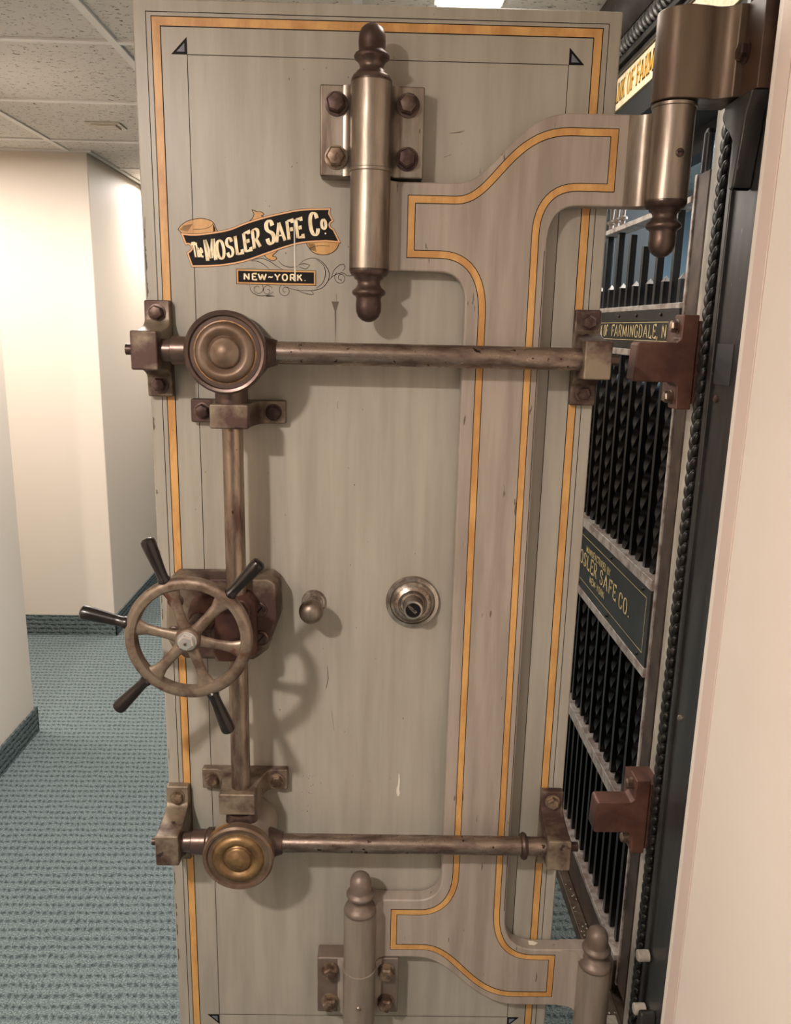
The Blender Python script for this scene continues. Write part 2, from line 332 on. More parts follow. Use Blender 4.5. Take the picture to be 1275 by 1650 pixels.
# painted marks with a shape of their own
s = MB()
for q in ([(0.092, 1.836), (0.108, 1.838), (0.116, 1.8405)], [(0.084, 1.8005), (0.096, 1.805)], [(-0.062, 1.795+0.0), (-0.0615, 1.80)],
          [(-0.085, 1.6075-0.02), (-0.0845, 1.57)], [(-0.0815, 1.40), (-0.081, 1.412)], [(-0.255, 0.99), (-0.24, 0.975)], [(-0.098, 0.93), (-0.0965, 0.905), (-0.1, 0.885)],
          [(-0.09, 0.84), (-0.085, 0.80)], [(-0.012, 0.945), (-0.008, 0.945)], [(-0.395, 1.66), (-0.393, 1.70)]):
    s.ribbon(q, lambda t, d: 0.0006+0.002*t*(1-t)*4*0.6, flat(0.0005))
s.poly([(-.093, 1.5755), (-.0805, 1.5755), (-.0850, 1.5605), (-.0850, 1.545), (-.0862, 1.505), (-.0872, 1.545), (-.0878, 1.5605)], flat(0.00035))
for i in range(46):
    x = random.uniform(-0.30, 0.11); z = random.choice([random.uniform(1.6, 1.93), random.uniform(0.5, 1.45)])
    r = random.uniform(0.0004, 0.0011)
    s.poly([(x+r*math.cos(k*PI/3), z+r*1.6*math.sin(k*PI/3)) for k in range(6)], flat(0.0004))
for i in range(26):
    x = random.gauss(-0.13, 0.012); z = random.uniform(0.63, 0.71); r = random.uniform(0.0004, 0.001)
    s.poly([(x+r*math.cos(k*PI/3), z+r*math.sin(k*PI/3)) for k in range(6)], flat(0.0004))
for i in range(22):
    zc = random.choice([random.uniform(1.58, 1.75), random.uniform(.3, 1.4)]); hh = random.uniform(.004, .016); ww = random.uniform(.001, .0035)
    s.poly([(-.3955, zc-hh), (-.3955+ww, zc-hh*.5), (-.3955+ww*.5, zc+hh*.3), (-.3955+ww*.8, zc+hh*.7), (-.3955, zc+hh)], flat(0.0004))
s.build('paint_scratch', M['stain'], door, recalc=False)
s = MB()
s.poly(spline([(0.038, 0.715), (0.0405, 0.70), (0.0395, 0.68), (0.041, 0.672), (0.0375, 0.665), (0.0345, 0.672), (0.0345, 0.682), (0.037, 0.692), (0.0375, 0.71)], 4), flat(0.0012))
s.ribbon([(-0.1535, 1.702), (-0.153, 1.66), (-0.1525, 1.606)], lambda t, d: 0.0014+0.001*t, flat(0.0014))
s.poly([(.292, .014), (.300, .009), (.313, .010), (.322, .015), (.314, .021), (.303, .020), (.296, .024)], lambda x, y: (x, -y, .3527))
s.build('paint_drip', M['chip'], door, recalc=False)

# --------------------------- stroke lettering
GL = {
 'A': (.78, [[(.08, 0), (.40, 1)], [(.40, 1), (.70, 0)], [(.19, .32), (.60, .32)]], [(.08, 0), (.70, 0)]),
 'B': (.66, [[(.16, 0), (.16, 1)], [(.16, 1), (.38, 1), (.52, .93), (.54, .78), (.50, .60), (.36, .53), (.16, .53)], [(.36, .53), (.54, .46), (.60, .28), (.55, .08), (.40, 0), (.16, 0)]], [(.16, 0), (.16, 1)]),
 'C': (.66, [[(.58, .74), (.52, .93), (.36, 1), (.20, .90), (.12, .65), (.12, .35), (.20, .10), (.36, 0), (.52, .08), (.59, .28)]], []),
 'D': (.72, [[(.16, 0), (.16, 1)], [(.16, 1), (.36, 1), (.53, .88), (.61, .65), (.61, .35), (.53, .12), (.36, 0), (.16, 0)]], [(.16, 0), (.16, 1)]),
 'E': (.62, [[(.16, 0), (.16, 1)], [(.16, 1), (.54, 1), (.54, .86)], [(.16, .52), (.42, .52)], [(.42, .62), (.42, .42)], [(.16, 0), (.56, 0), (.56, .16)]], [(.16, 0), (.16, 1)]),
 'F': (.60, [[(.16, 0), (.16, 1)], [(.16, 1), (.54, 1), (.54, .84)], [(.16, .52), (.42, .52)], [(.42, .62), (.42, .42)]], [(.16, 0), (.16, 1)]),
 'G': (.70, [[(.58, .76), (.52, .93), (.36, 1), (.20, .90), (.12, .65), (.12, .35), (.20, .10), (.36, 0), (.50, .05), (.58, .16)], [(.58, 0), (.58, .44)]], [(.58, .44)]),
 'I': (.34, [[(.17, 0), (.17, 1)]], [(.17, 0), (.17, 1)]),
 'K': (.72, [[(.16, 0), (.16, 1)], [(.16, .42), (.56, 1)], [(.32, .62), (.62, 0)]], [(.16, 0), (.16, 1), (.56, 1), (.62, 0)]),
 'L': (.60, [[(.16, 0), (.16, 1)], [(.16, 0), (.54, 0), (.54, .20)]], [(.16, 0), (.16, 1)]),
 'M': (.94, [[(.14, 0), (.14, 1)], [(.14, 1), (.46, .12)], [(.46, .12), (.78, 1)], [(.80, 1), (.80, 0)]], [(.14, 0), (.14, 1), (.80, 0), (.80, 1)]),
 'N': (.78, [[(.15, 0), (.15, 1)], [(.15, 1), (.63, 0)], [(.63, 0), (.63, 1)]], [(.15, 0), (.15, 1), (.63, 1)]),
 'O': (.72, [[(.36, 1), (.20, .90), (.12, .65), (.12, .35), (.20, .10), (.36, 0), (.52, .10), (.60, .35), (.60, .65), (.52, .90), (.36, 1)]], []),
 'R': (.70, [[(.16, 0), (.16, 1)], [(.16, 1), (.40, 1), (.54, .90), (.56, .74), (.50, .56), (.36, .48), (.16, .48)], [(.36, .48), (.60, 0)]], [(.16, 0), (.16, 1), (.60, 0)]),
 'S': (.60, [[(.49, .76), (.44, .93), (.31, 1), (.17, .93), (.12, .77), (.18, .60), (.42, .44), (.50, .25), (.43, .07), (.29, 0), (.15, .08), (.10, .26)]], []),
 'T': (.66, [[(.33, 0), (.33, 1)], [(.08, .82), (.08, 1), (.58, 1), (.58, .82)]], [(.33, 0)]),
 'U': (.72, [[(.15, 1), (.15, .25), (.24, .04), (.37, 0), (.50, .05), (.59, .25), (.59, 1)]], [(.15, 1), (.59, 1)]),
 'W': (1.0, [[(.08, 1), (.30, 0)], [(.30, 0), (.50, .9)], [(.50, .9), (.70, 0)], [(.70, 0), (.92, 1)]], [(.08, 1), (.92, 1)]),
 'Y': (.72, [[(.08, 1), (.36, .48)], [(.64, 1), (.36, .48)], [(.36, .48), (.36, 0)]], [(.08, 1), (.64, 1), (.36, 0)]),
 'h': (.56, [[(.14, 0), (.14, 1)], [(.14, .45), (.28, .62), (.40, .52), (.42, 0)]], []),
 'e': (.52, [[(.12, .30), (.42, .34), (.40, .52), (.27, .62), (.14, .50), (.11, .28), (.17, .06), (.29, 0), (.42, .10)]], []),
 'o': (.50, [[(.26, .70), (.14, .60), (.10, .42), (.14, .24), (.26, .16), (.37, .24), (.41, .42), (.37, .60), (.26, .70)]], []),
 '.': (.26, [[(.13, 0.0), (.13, .12)]], []), ',': (.26, [[(.14, .12), (.14, 0), (.08, -.16)]], []), '-': (.46, [[(.08, .46), (.38, .46)]], []),
 '~': (.60, [[(.06, .40), (.20, .54), (.38, .44), (.54, .58)]], []), ' ': (.32, [], []),
}
def lettering(mb, text, u0, h, f, thick=.15, thin=.05, xs=1.0, gap=.06, serif=.10, dotthick=None):
    u = u0
    for ch in text:
        wd, st, sf = GL[ch]
        for pts in st:
            if len(pts) > 3: pts = spline(pts, 4)
            path = [(u+x*h*xs, y*h) for x, y in pts]
            def wf(t, d, ch=ch):
                L = max(d.length, 1e-9); k = abs(d.y)/L
                if ch in '.,': return .16*h
                if ch in '-~': return thick*h*.7
                return h*(thin+(thick-thin)*k)
            mb.ribbon(path, wf, f)
        for x, y in sf:
            yy = y*h+(-1 if y > .5 else 1)*thin*h*.5
            mb.ribbon([(u+(x-serif)*h*xs, yy), (u+(x+serif)*h*xs, yy)], max(thin, .05)*h, f)
        u += (wd+gap)*h*xs
    return u

# --------------------------- maker's banner
emb = MB()
ban_top = spline([(-0.3345, 1.6755), (-0.3180, 1.6745), (-0.2972, 1.6763), (-0.2606, 1.6829), (-0.2312, 1.694), (-0.1995, 1.7039), (-0.1679, 1.7115), (-0.1388, 1.7168), (-0.0965, 1.7190)], 6)
ban_r = [(-0.0976, 1.712)] + spline([(-0.0915, 1.7015), (-0.0965, 1.6975), (-0.0960, 1.6915), (-0.0905, 1.6880)], 4) + [(-0.0805, 1.6690)]
ban_bot = spline([(-0.1024, 1.6703), (-0.139, 1.6671), (-0.1684, 1.6595), (-0.2003, 1.6482), (-0.2324, 1.6369), (-0.2619, 1.6304), (-0.2865, 1.6275), (-0.3197, 1.626)], 6)
ban_l = [(-0.3245, 1.640)] + spline([(-0.3263, 1.6465), (-0.3210, 1.6500), (-0.3187, 1.6549), (-0.3233, 1.6606), (-0.3285, 1.6600)], 4)
ban = ban_top+ban_r+ban_bot+ban_l
ban = [p for i, p in enumerate(ban) if (Vector(p)-Vector(ban[i-1])).length > 0.0008]
emb.poly(ban, flat(0.0005))
emblem = emb.build('banner_ground', M['black'], door, recalc=False)
MB().ribbon(ban, 0.0036, flat(0.0006), True).build('banner_outline', M['black'], emblem, recalc=False)
MB().ribbon(ban, 0.0024, flat(0.0008), True).build('banner_border', mat('salmon_gilt', (214, 164, 116), 0.5), emblem, recalc=False)
curlA = spline([(-0.3407, 1.6822), (-0.334, 1.690), (-0.322, 1.6965), (-0.305, 1.7000), (-0.292, 1.6985), (-0.2835, 1.6940), (-0.2800, 1.6860), (-0.2785, 1.6795), (-0.297, 1.6765), (-0.318, 1.6758), (-0.3345, 1.6762)], 5)
curlB = spline([(-0.0800, 1.6680), (-0.086, 1.657), (-0.097, 1.6500), (-0.110, 1.6485), (-0.122, 1.6515), (-0.129, 1.6580), (-0.133, 1.6668), (-0.118, 1.6700), (-0.100, 1.6700)], 5)
leafA = spline([(-0.232, 1.6935), (-0.222, 1.7005), (-0.218, 1.7085), (-0.221, 1.7150), (-0.212, 1.7120), (-0.206, 1.7120), (-0.202, 1.7085), (-0.206, 1.7060), (-0.199, 1.7038)], 4)
leafB = spline([(-0.203, 1.6480), (-0.199, 1.6420), (-0.190, 1.6375), (-0.183, 1.6400), (-0.184, 1.6435), (-0.189, 1.6450), (-0.182, 1.6520), (-0.180, 1.6558)], 4)
for nm, q in (('scroll_curl', curlA), ('scroll_curl', curlB), ('leaf_ornament', leafA), ('leaf_ornament', leafB)):
    MB().poly(q, flat(0.0004)).build(nm, M['gold'], emblem, recalc=False)
    MB().ribbon(q, 0.0010, flat(0.00055), True).build(nm+'_outline', M['black'], emblem, recalc=False)
hx = MB()
for i in range(9):
    t = i/8; hx.ribbon([(-0.338+0.012*t, 1.6815-0.002*t), (-0.331+0.014*t, 1.6885+0.003*t)], 0.0005, flat(0.0006))
    hx.ribbon([(-0.2835+0.003*t, 1.680+0.0002*i), (-0.284+0.002*t, 1.692-0.004*t)], 0.0004, flat(0.0006))
    hx.ribbon([(-0.131+0.010*t, 1.666), (-0.127+0.009*t, 1.656-0.003*t)], 0.0005, flat(0.0006))
hx.ribbon(spline([(-0.2835, 1.694), (-0.288, 1.688), (-0.300, 1.684), (-0.316, 1.683)], 5), 0.0006, flat(0.0006))
hx.ribbon(spline([(-0.129, 1.658), (-0.120, 1.661), (-0.110, 1.663), (-0.096, 1.662)], 5), 0.0006, flat(0.0006))
hx.build('hatching', M['black'], emblem, recalc=False)
def base_line(u):
    pts = [(-0.325, 1.6335), (-0.2887, 1.6350), (-0.262, 1.6405), (-0.237, 1.6485), (-0.2075, 1.6592), (-0.18, 1.6665), (-0.1561, 1.6720), (-0.1353, 1.6762), (-0.1207, 1.6785), (-0.09, 1.6835)]
    for i in range(len(pts)-1):
        if u <= pts[i+1][0] or i == len(pts)-2:
            t = (u-pts[i][0])/(pts[i+1][0]-pts[i][0]); return pts[i][1]*(1-t)+pts[i+1][1]*t
bl = lambda x, y: (x-0.12*y, -0.0011, base_line(x)+y)
lt = MB()
lettering(lt, 'M', -0.2970, 0.0325, bl, .17, .06, 0.62, .04, .08)
lettering(lt, 'OSLER', -0.2790, 0.0285, bl, .17, .07, 0.745, .045, .08)
lettering(lt, 'S', -0.1985, 0.0350, bl, .18, .07, 0.76, .04, .08)
lettering(lt, 'AFE', -0.1835, 0.0285, bl, .17, .07, 0.76, .06, .08)
lettering(lt, 'C', -0.1280, 0.0335, bl, .18, .07, 0.72, .04, .08)
lettering(lt, 'o', -0.1100, 0.0270, lambda x, y: (x-0.12*y, -0.0011, base_line(x)+y+0.003), .17, .08, 0.80)
lt.poly([(-0.1030+0.0014*math.cos(k*PI/4), 1.6815+0.0014*math.sin(k*PI/4)) for k in range(8)], lambda x, y: (x, -0.0011, y))
bl2 = lambda x, y: (x-0.15*y, -0.0011, base_line(x)+0.006+y*1.0)
lettering(lt, 'The', -0.3165, 0.0225, bl2, .12, .06, 0.40, .02, .06)
lt.build('banner_lettering', M['cream'], emblem, recalc=False)
ny = rect(-0.2465, -0.1205, 1.6015, 1.6218)
nyp = MB().poly(ny, flat(0.0005)).build('name_ribbon', M['black'], door, recalc=False)
MB().ribbon(ny, 0.0026, flat(0.0007), True).build('ribbon_border', M['gold'], nyp, recalc=False)
MB().ribbon(rect(-0.2482, -0.1188, 1.5998, 1.6235), 0.0007, flat(0.0007), True).build('ribbon_outline', M['black'], nyp, recalc=False)
lt = MB(); lettering(lt, 'NEW~YORK.', -0.2375, 0.0096, lambda x, y: (x, -0.0011, 1.6070+y), .26, .20, 1.58, .085, .0)
lt.build('ribbon_lettering', M['cream'], nyp, recalc=False)
sc = MB()
def spiral(cx_, cz_, r0, r1, a0, turns, w_=0.0007):
    n = int(24*abs(turns))+6
    sc.ribbon([(cx_+(r0+(r1-r0)*i/n)*math.cos(a0+turns*2*PI*i/n), cz_+(r0+(r1-r0)*i/n)*math.sin(a0+turns*2*PI*i/n)) for i in range(n+1)], w_, flat(0.0004))
for q in ([(-0.224, 1.636), (-0.210, 1.641), (-0.195, 1.637), (-0.182, 1.629), (-0.172, 1.6235)], [(-0.224, 1.636), (-0.214, 1.636), (-0.203, 1.631), (-0.194, 1.6235)],
          [(-0.180, 1.638), (-0.172, 1.631), (-0.160, 1.628), (-0.148, 1.630)], [(-0.148, 1.630), (-0.138, 1.639), (-0.122, 1.643), (-0.108, 1.637), (-0.098, 1.624), (-0.098, 1.610), (-0.108, 1.597), (-0.126, 1.592), (-0.148, 1.592), (-0.165, 1.596), (-0.174, 1.6005)],
          [(-0.146, 1.632), (-0.138, 1.634), (-0.128, 1.632)], [(-0.128, 1.632), (-0.135, 1.626), (-0.146, 1.629)], [(-0.118, 1.641), (-0.106, 1.632), (-0.103, 1.618), (-0.108, 1.604), (-0.118, 1.596)],
          [(-0.094, 1.612), (-0.088, 1.626), (-0.076, 1.635), (-0.071, 1.630), (-0.075, 1.624)], [(-0.100, 1.606), (-0.090, 1.616), (-0.076, 1.621), (-0.068, 1.617)],
          [(-0.150, 1.592), (-0.135, 1.587), (-0.123, 1.586), (-0.126, 1.592)], [(-0.227, 1.598), (-0.224, 1.588), (-0.212, 1.582), (-0.198, 1.583), (-0.188, 1.589)], [(-0.188, 1.583), (-0.200, 1.5815), (-0.186, 1.5812)],
          [(-0.068, 1.6165), (-0.060, 1.6165)]):
    sc.ribbon(spline(q, 6), lambda t, d: 0.0004+0.0012*t*(1-t)*2, flat(0.0004))
spiral(-0.214, 1.593, 0.0115, 0.003, 2.5, -1.3); spiral(-0.198, 1.590, 0.009, 0.002, 0.5, 1.2); spiral(-0.169, 1.591, 0.0115, 0.002, 1.2, 1.6); spiral(-0.078, 1.613, 0.0105, 0.002, 2.2, 1.5)
for k in range(5): spiral(-0.069+0.0022*k, 1.6165, 0.0006, 0.0002, 0, 1, 0.0005)
sc.build('scrollwork', M['black'], door, recalc=False)

# --------------------------- crane hinge arm
up_s = bez((.10, 1.758), (.17, 1.758), (.185, 1.863), (.28, 1.863), 20)
arm = [(-.030, 1.758)] + up_s + [(.430, 1.863), (.430, 1.7285)] + bez((.298, 1.7285), (.268, 1.7285), (.2515, 1.710), (.2515, 1.670), 10) \
    + bez((.2515, .425), (.2515, .378), (.270, .352), (.315, .352), 10) + [(.430, .352), (.430, .221)] + bez((.285, .221), (.185, .221), (.158, .331), (.078, .331), 20) \
    + [(-.030, .331), (-.030, .461)] + bez((.075, .461), (.107, .461), (.124, .477), (.124, .515), 10) + bez((.124, 1.575), (.124, 1.610), (.108, 1.624), (.078, 1.624), 10) + [(-.030, 1.624)]
am = MB().prism(arm, lambda x, y, t: (x, -t, y), 0.003, 0.032)
armo = am.build('crane_hinge_arm', M['arm'], door, bevel=0.0035, seg=3)
gl = [(.0345, 1.7325)] + bez((.104, 1.7325), (.165, 1.7325), (.180, 1.836), (.278, 1.836), 20) + [(.3455, 1.836), (.3455, 1.7560)] + bez((.296, 1.7560), (.258, 1.7560), (.2315, 1.735), (.2315, 1.682), 12) \
    + bez((.2335, .435), (.2335, .372), (.258, .3345), (.310, .3345), 12) + [(.3475, .3345), (.3475, .2480)] + bez((.275, .2480), (.185, .2480), (.160, .3555), (.092, .3555), 20) \
    + [(.0345, .3555), (.0345, .4345)] + bez((.085, .4345), (.128, .4345), (.1510, .472), (.1510, .520), 12) + bez((.1525, 1.560), (.1525, 1.615), (.130, 1.6505), (.082, 1.6505), 12) + [(.0345, 1.6505)]
sb = MB().ribbon(gl, 0.0128, flat(0.0323), True).build('black_lining', M['black'], armo, recalc=False)
MB().ribbon(gl, 0.0104, flat(0.0326), True).build('gold_stripe', M['gold'], armo, recalc=False)
sl = MB().ribbon([(.2475, 1.66), (.2480, .44)], 0.0009, flat(0.0324)).build('edge_pinstripe', M['black'], armo, recalc=False)

FIN = [(0.031, -.003), (0.031, 0), (0.0295, .004), (.0275, .0075), (.0235, .009), (.0230, .012), (.0185, .015), (.0178, .020), (.0205, .0255), (.0255, .0295), (.0268, .033), (.0250, .0365), (.0205, .039), (.0196, .042), (.0203, .052), (.0198, .062), (.0165, .070), (.0105, .0755), (.004, .0780), (0, .0782)]
IC = 0.055   # axis of the intermediate hinge, out of the door face
IA = -0.0305
def knuckle(name, a, c, z0, z1, r, m, parent, fin_up=False, fin_down=False, ring=0, fm='darksteel'):
    mb = MB().lathe([(r, z0), (r, z1)], P(a, 0, c), (0, 0, 1), 40)
    if ring: mb.lathe([(r, ring-.003), (r+.0016, ring-.002), (r+.0016, ring+.002), (r, ring+.003)], P(a, 0, c), (0, 0, 1), 40)
    o = mb.build(name, m, parent)
    k = r/0.031
    if fin_up:
        MB().lathe([(q[0]*k, q[1]*k) for q in FIN], P(a, z1, c), (0, 0, 1), 40).build('turned_finial', M[fm], o, angle=60)
    if fin_down:
        MB().lathe([(q[0]*k, q[1]*k) for q in FIN], P(a, z0, c), (0, 0, -1), 40).build('turned_finial', M['darksteel'], o, angle=60)
    return o
def fillet_block(a, c, r, z0, z1, cface, reach, sides=(-1, 1)):
    mb = MB()
    for sgn in sides:
        pts = [(a, 0.002), (a+sgn*(r+reach), 0.002), (a+sgn*(r+reach), cface-0.0005)]
        pts += bez((a+sgn*(r+reach), cface), (a+sgn*(r+reach*.3), cface+.001), (a+sgn*(r-.001), cface+.006), (a+sgn*(r-.001), c), 8)
        pts += [(a, c)]
        mb.prism(pts, lambda x, y, t: (x, -y, t), z0, z1)
    return mb
for (za, zb, pz0, pz1, sgn) in ((1.766, 1.893, 1.762, 1.893, 1), (0.204, 0.331, 0.204, 0.3315, -1)):
    cz = (pz0+pz1)/2; sh = 0 if sgn > 0 else -.004
    pm = MB().box(-.1095+sh, .0505+sh, -.036, 0.0, pz0, pz1)
    plate = pm.build('hinge_plate', M['steel'] if sgn > 0 else M['dullsteel'], door, bevel=0.003)
    fillet_block(IA, IC, .031, pz0+.001, pz1-.001, .036, .012).build('barrel_saddle', M['steel'] if sgn > 0 else M['arm'], plate)
    knuckle('hinge_barrel', IA, IC, za, zb, .031, M['steel'] if sgn > 0 else M['hingepaint'], plate, fin_up=(sgn > 0), ring=(za+.002 if sgn > 0 else zb-.002))
    for bx in (-.084+sh, .0255+sh):
        for bz in (pz0+.0275, pz1-.0275):
            hb = MB().hexbolt(P(bx, bz, .036), OUT, .0150, .017, random.uniform(0, 1))
            hb.build('hex_bolt', M['brownbolt'] if (sgn > 0 and bx < 0 and bz < cz) or sgn < 0 else M['bolt'], plate, angle=25)
fillet_block(IA, IC, .031, 1.6245, 1.7575, .032, .014, (1,)).build('arm_saddle', M['arm'], armo)
fillet_block(IA, IC, .031, .3315, .4605, .032, .014, (1,)).build('arm_saddle', M['arm'], armo)
knuckle('arm_barrel', IA, IC, 1.6215, 1.7655, .031, M['steel'], armo, fin_down=True)
knuckle('arm_barrel', IA, IC, .3315, .4600, .031, M['hingepaint'], armo, fin_up=True, fm='dullsteel')
MB().lathe([(.005, 0), (.005, .001), (.0035, .003), (0, .004)], P(IA, .262, IC+.0305), OUT, 16).build('oil_screw', M['steel'], door)
# pivot at the frame
PA, PC = .428, .050
fillet_block(PA, PC, .032, 1.7295, 1.8620, .032, .030, (-1,)).build('pivot_saddle', M['steel'], armo)
fillet_block(PA, PC, .032, .2220, .3510, .032, .030, (-1,)).build('pivot_saddle', M['arm'], armo)
pb = knuckle('pivot_barrel', PA, PC, 1.7330, 1.8720, .032, M['steel'], armo, fin_down=True, ring=1.8700)
MB().lathe([(.0062, 0), (.0062, .0022), (.0045, .0035), (0, .0038)], P(PA+.004, 1.800, PC+.0315), OUT, 20).build('oil_screw', M['darksteel'], pb)
MB().box(PA-.0005, PA+.0085, -(PC+.0358), -(PC+.034), 1.7995, 1.8008).build('screw_slot', M['black'], pb)
knuckle('pivot_barrel', PA, PC, .1600, .3400, .032, M['hingepaint'], armo, fin_up=True, fm='dullsteel')

# --------------------------- bearing brackets, bolts, bars
def bracket(ac, zc, vertical, bw=.021, half=.078, blk=.030, depth=.099, m='bracket', label=None, shift=0.0):
    prof = [(-half, 0.0), (-half, .016), (-half+.032, .019), (-blk-.010, .045), (-blk, .064), (-blk, depth), (blk, depth), (blk, .064), (blk+.010, .045), (half-.032, .019), (half, .016), (half, 0.0)]
    prof = [(-half, 0.0), (-half, .016)]+bez((-half+.030, .017), (-half+.042, .022), (-blk-.004, .040), (-blk, .070), 6)+[(-blk, depth), (blk, depth)]+bez((blk, .070), (blk+.004, .040), (half-.042, .022), (half-.030, .017), 6)+[(half, .016), (half, 0.0)]
    if vertical: f = lambda x, y, t: (ac+t, -y, zc+x)
    else: f = lambda x, y, t: (ac+x, -y, zc+t)
    o = MB().prism(prof, f, -bw, bw).build('bearing_bracket', M[m], door, label=label, bevel=0.0028)
    for sg in (-1, 1):
        q = P(ac, zc+sg*(half-.020), .016) if vertical else P(ac+sg*(half-.020), zc, .016)
        MB().hexbolt(q, OUT, .0118, .013, random.uniform(0, 1)).build('hex_bolt', M['bolt'] if zc > 1.2 else M['brownbolt'], o, angle=25)
    return o
ZU, ZL, BC = 1.4930, .6105, .070
GA = -.2475
bracket(-.376, ZU, True, .021)
bracket(.330, ZU, True, .0215)
bracket(-.378, ZL, True, .021); bracket(.3295, ZL, True, .021)
bracket(GA, 1.3930, False, .0195, half=.0795, blk=.0305); bracket(GA-.003, .7060, False, .0205, half=.0800, blk=.0320)
MB().lathe([(.0178, 0), (.0178, .508)], P(-.190, ZU, BC), (1, 0, 0), 32).build('upper_bolt_bar', M['bar'], door, label='polished upper horizontal bolt bar')
MB().lathe([(.0168, 0), (.0168, .505)], P(-.190, ZL, BC), (1, 0, 0), 32).build('lower_bolt_bar', M['bar'], door, label='tarnished lower horizontal bolt bar')
MB().lathe([(.0168, 0), (.0225, .002), (.0245, .006), (.0225, .011), (.0168, .013)], P(.2625, ZL, BC), (1, 0, 0), 32).build('bar_collar', M['darksteel'], door)
MB().cyl(P(GA, .66, BC), P(GA, 1.43, BC), .0168, 32).build('vertical_connecting_bar', M['vbar'], door)
for z in (ZU, ZL):
    MB().cyl(P(-.392, z, BC), P(-.412, z, BC), .0085 if z > 1 else .0072, 20).build('bolt_tip', M['bolt'], door)
    MB().cyl(P(.345, z, BC), P(.369, z, BC), .0085, 20).build('bolt_tip', M['bolt'], door)
    MB().lathe([(.0178, 0), (.0178, .026), (.0225, .028), (.0225, .052), (.026, .056), (.026, .075)], P(-.366, z, BC), (1, 0, 0), 32).build('bar_socket', M['darksteel'], door)
def gearhouse(z, face, rim, ring):
    body = MB().lathe([(.056, .004), (.056, .094), (.060, .100)], P(GA, z, 0), OUT, 56)
    o = body.build('gear_housing', M['darksteel'] if z > 1 else M['arm'], door)
    sk = MB().lathe([(.030, 0), (.022, .022), (.0195, .030)], P(GA+.044, z, BC), (1, 0, 0), 32)
    sgn = -1 if z > 1 else 1
    if z > 1: sk.lathe([(.026, 0), (.026, .045)], P(GA, z-.045, BC), (0, 0, -1), 32)
    else: sk.lathe([(.030, 0), (.027, .035)], P(GA, z+.035, BC), (0, 0, 1), 32)
    sk.build('housing_neck', M['darksteel'], o)
    MB().lathe([(.060, .098), (.0632, .101), (.0632, .116), (.0600, .1195), (.0560, .1185), (.0540, .1145)], P(GA, z, 0), OUT, 64).build('rim_ring', M[rim], o)
    MB().lathe([(.0540, .1140), (.0480, .1145), (.0465, .1155)], P(GA, z, 0), OUT, 64).build('inset_ring', M[ring], o)
    MB().lathe([(.0466, .1150), (.0450, .1185), (.0410, .1225), (.0360, .1240), (.0315, .1225), (.0275, .1185), (.0255, .1172), (.0235, .1185), (.0230, .1215), (.0205, .1225), (.0160, .1250), (.0100, .1285), (.0045, .1300), (0, .1303)], P(GA, z, 0), OUT, 64).build('face_boss', M[face], o, angle=60)
    return o
gearhouse(ZU, 'bronze', 'darksteel', 'goldring'); gearhouse(ZL, 'brass', 'bronze', 'brass')

# --------------------------- hand wheel and its gear box
gx = [(-.378, 1.000), (-.372, 1.100), (-.360, 1.112), (-.192, 1.114), (-.180, 1.104), (-.178, 1.040), (-.200, .978), (-.222, .960), (-.345, .960), (-.366, .978)]
def ringof(s_, c, cx0=-.278, cz0=1.037, dz=0.0, sz=None): return [(cx0+(x-cx0)*s_, -c, cz0+(z-cz0)*(sz or s_)+dz) for x, z in gx]
box = MB().loft([ringof(1.0, .002), ringof(1.0, .040), ringof(.955, .054)])
sleeve = [(-.292, .990), (-.288, 1.078), (-.272, 1.092), (-.226, 1.092), (-.214, 1.078), (-.214, .985), (-.235, .972), (-.280, .972)]
gb = box.build('wheel_gearbox', M['bracket'], door, bevel=0.003)
MB().loft([[(x, -.053, z) for x, z in sleeve], [(x, -.084, z) for x, z in sleeve], [(-.253+(x+.253)*.8, -.096, 1.032+(z-1.032)*.9) for x, z in sleeve]]).build('bar_sleeve', M['rustred'], gb, bevel=.003)
MB().lathe([(.030, .052), (.027, .075), (.022, .100), (.018, .105), (0, .106)], P(-.3030, 1.0530, 0), OUT, 36).build('shaft_boss', M['rustred'], gb)
for bx, bz in ((-.2115, 1.0565), (-.2100, 1.0040), (-.3560, 1.0700), (-.3600, 1.0100)):
    sc_ = MB().lathe([(.0135, 0), (.0135, .004), (.0110, .0055), (.0106, .0085), (0, .009)], P(bx, bz, .052), OUT, 24).build('slotted_screw', M['bolt'], gb)
    d_ = Vector((math.cos(.9), math.sin(.9))); e_ = Vector((-d_.y, d_.x))
    MB().loft([[(bx+d_.x*u*.0095+e_.x*v*.0012, -.0612, bz+d_.y*u*.0095+e_.y*v*.0012) for u, v in ((-1, -1), (1, -1), (1, 1), (-1, 1))], [(bx+d_.x*u*.0095+e_.x*v*.0012, -.0605, bz+d_.y*u*.0095+e_.y*v*.0012) for u, v in ((-1, -1), (1, -1), (1, 1), (-1, 1))]]).build('screw_slot', M['black'], sc_)
WA, WZ, WC = -.3030, 1.0530, .180
MB().cyl(P(WA, WZ, .060), P(WA, WZ, .170), .015, 28).build('wheel_shaft', M['darksteel'], door)
rim = MB()
NR = 96
prof = [(.0808, -.006), (.0815, .003), (.0835, .0075), (.0905, .0090), (.0975, .0070), (.1003, .0020), (.1000, -.0065), (.0960, -.0095), (.0860, -.0095)]
rings = []
for i in range(NR):
    a_ = 2*PI*i/NR
    rings.append([(WA+r*math.cos(a_), -(WC+h), WZ+r*math.sin(a_)) for r, h in prof])
rim.loft(rings+[rings[0]], cap=False)
rim.lathe([(.018, -.012), (.021, -.006), (.0205, .006), (.018, .010), (.0165, .0115), (0, .012)], P(WA, WZ, WC), OUT, 40)
A_SP = [math.radians(108+60*k) for k in range(6)]
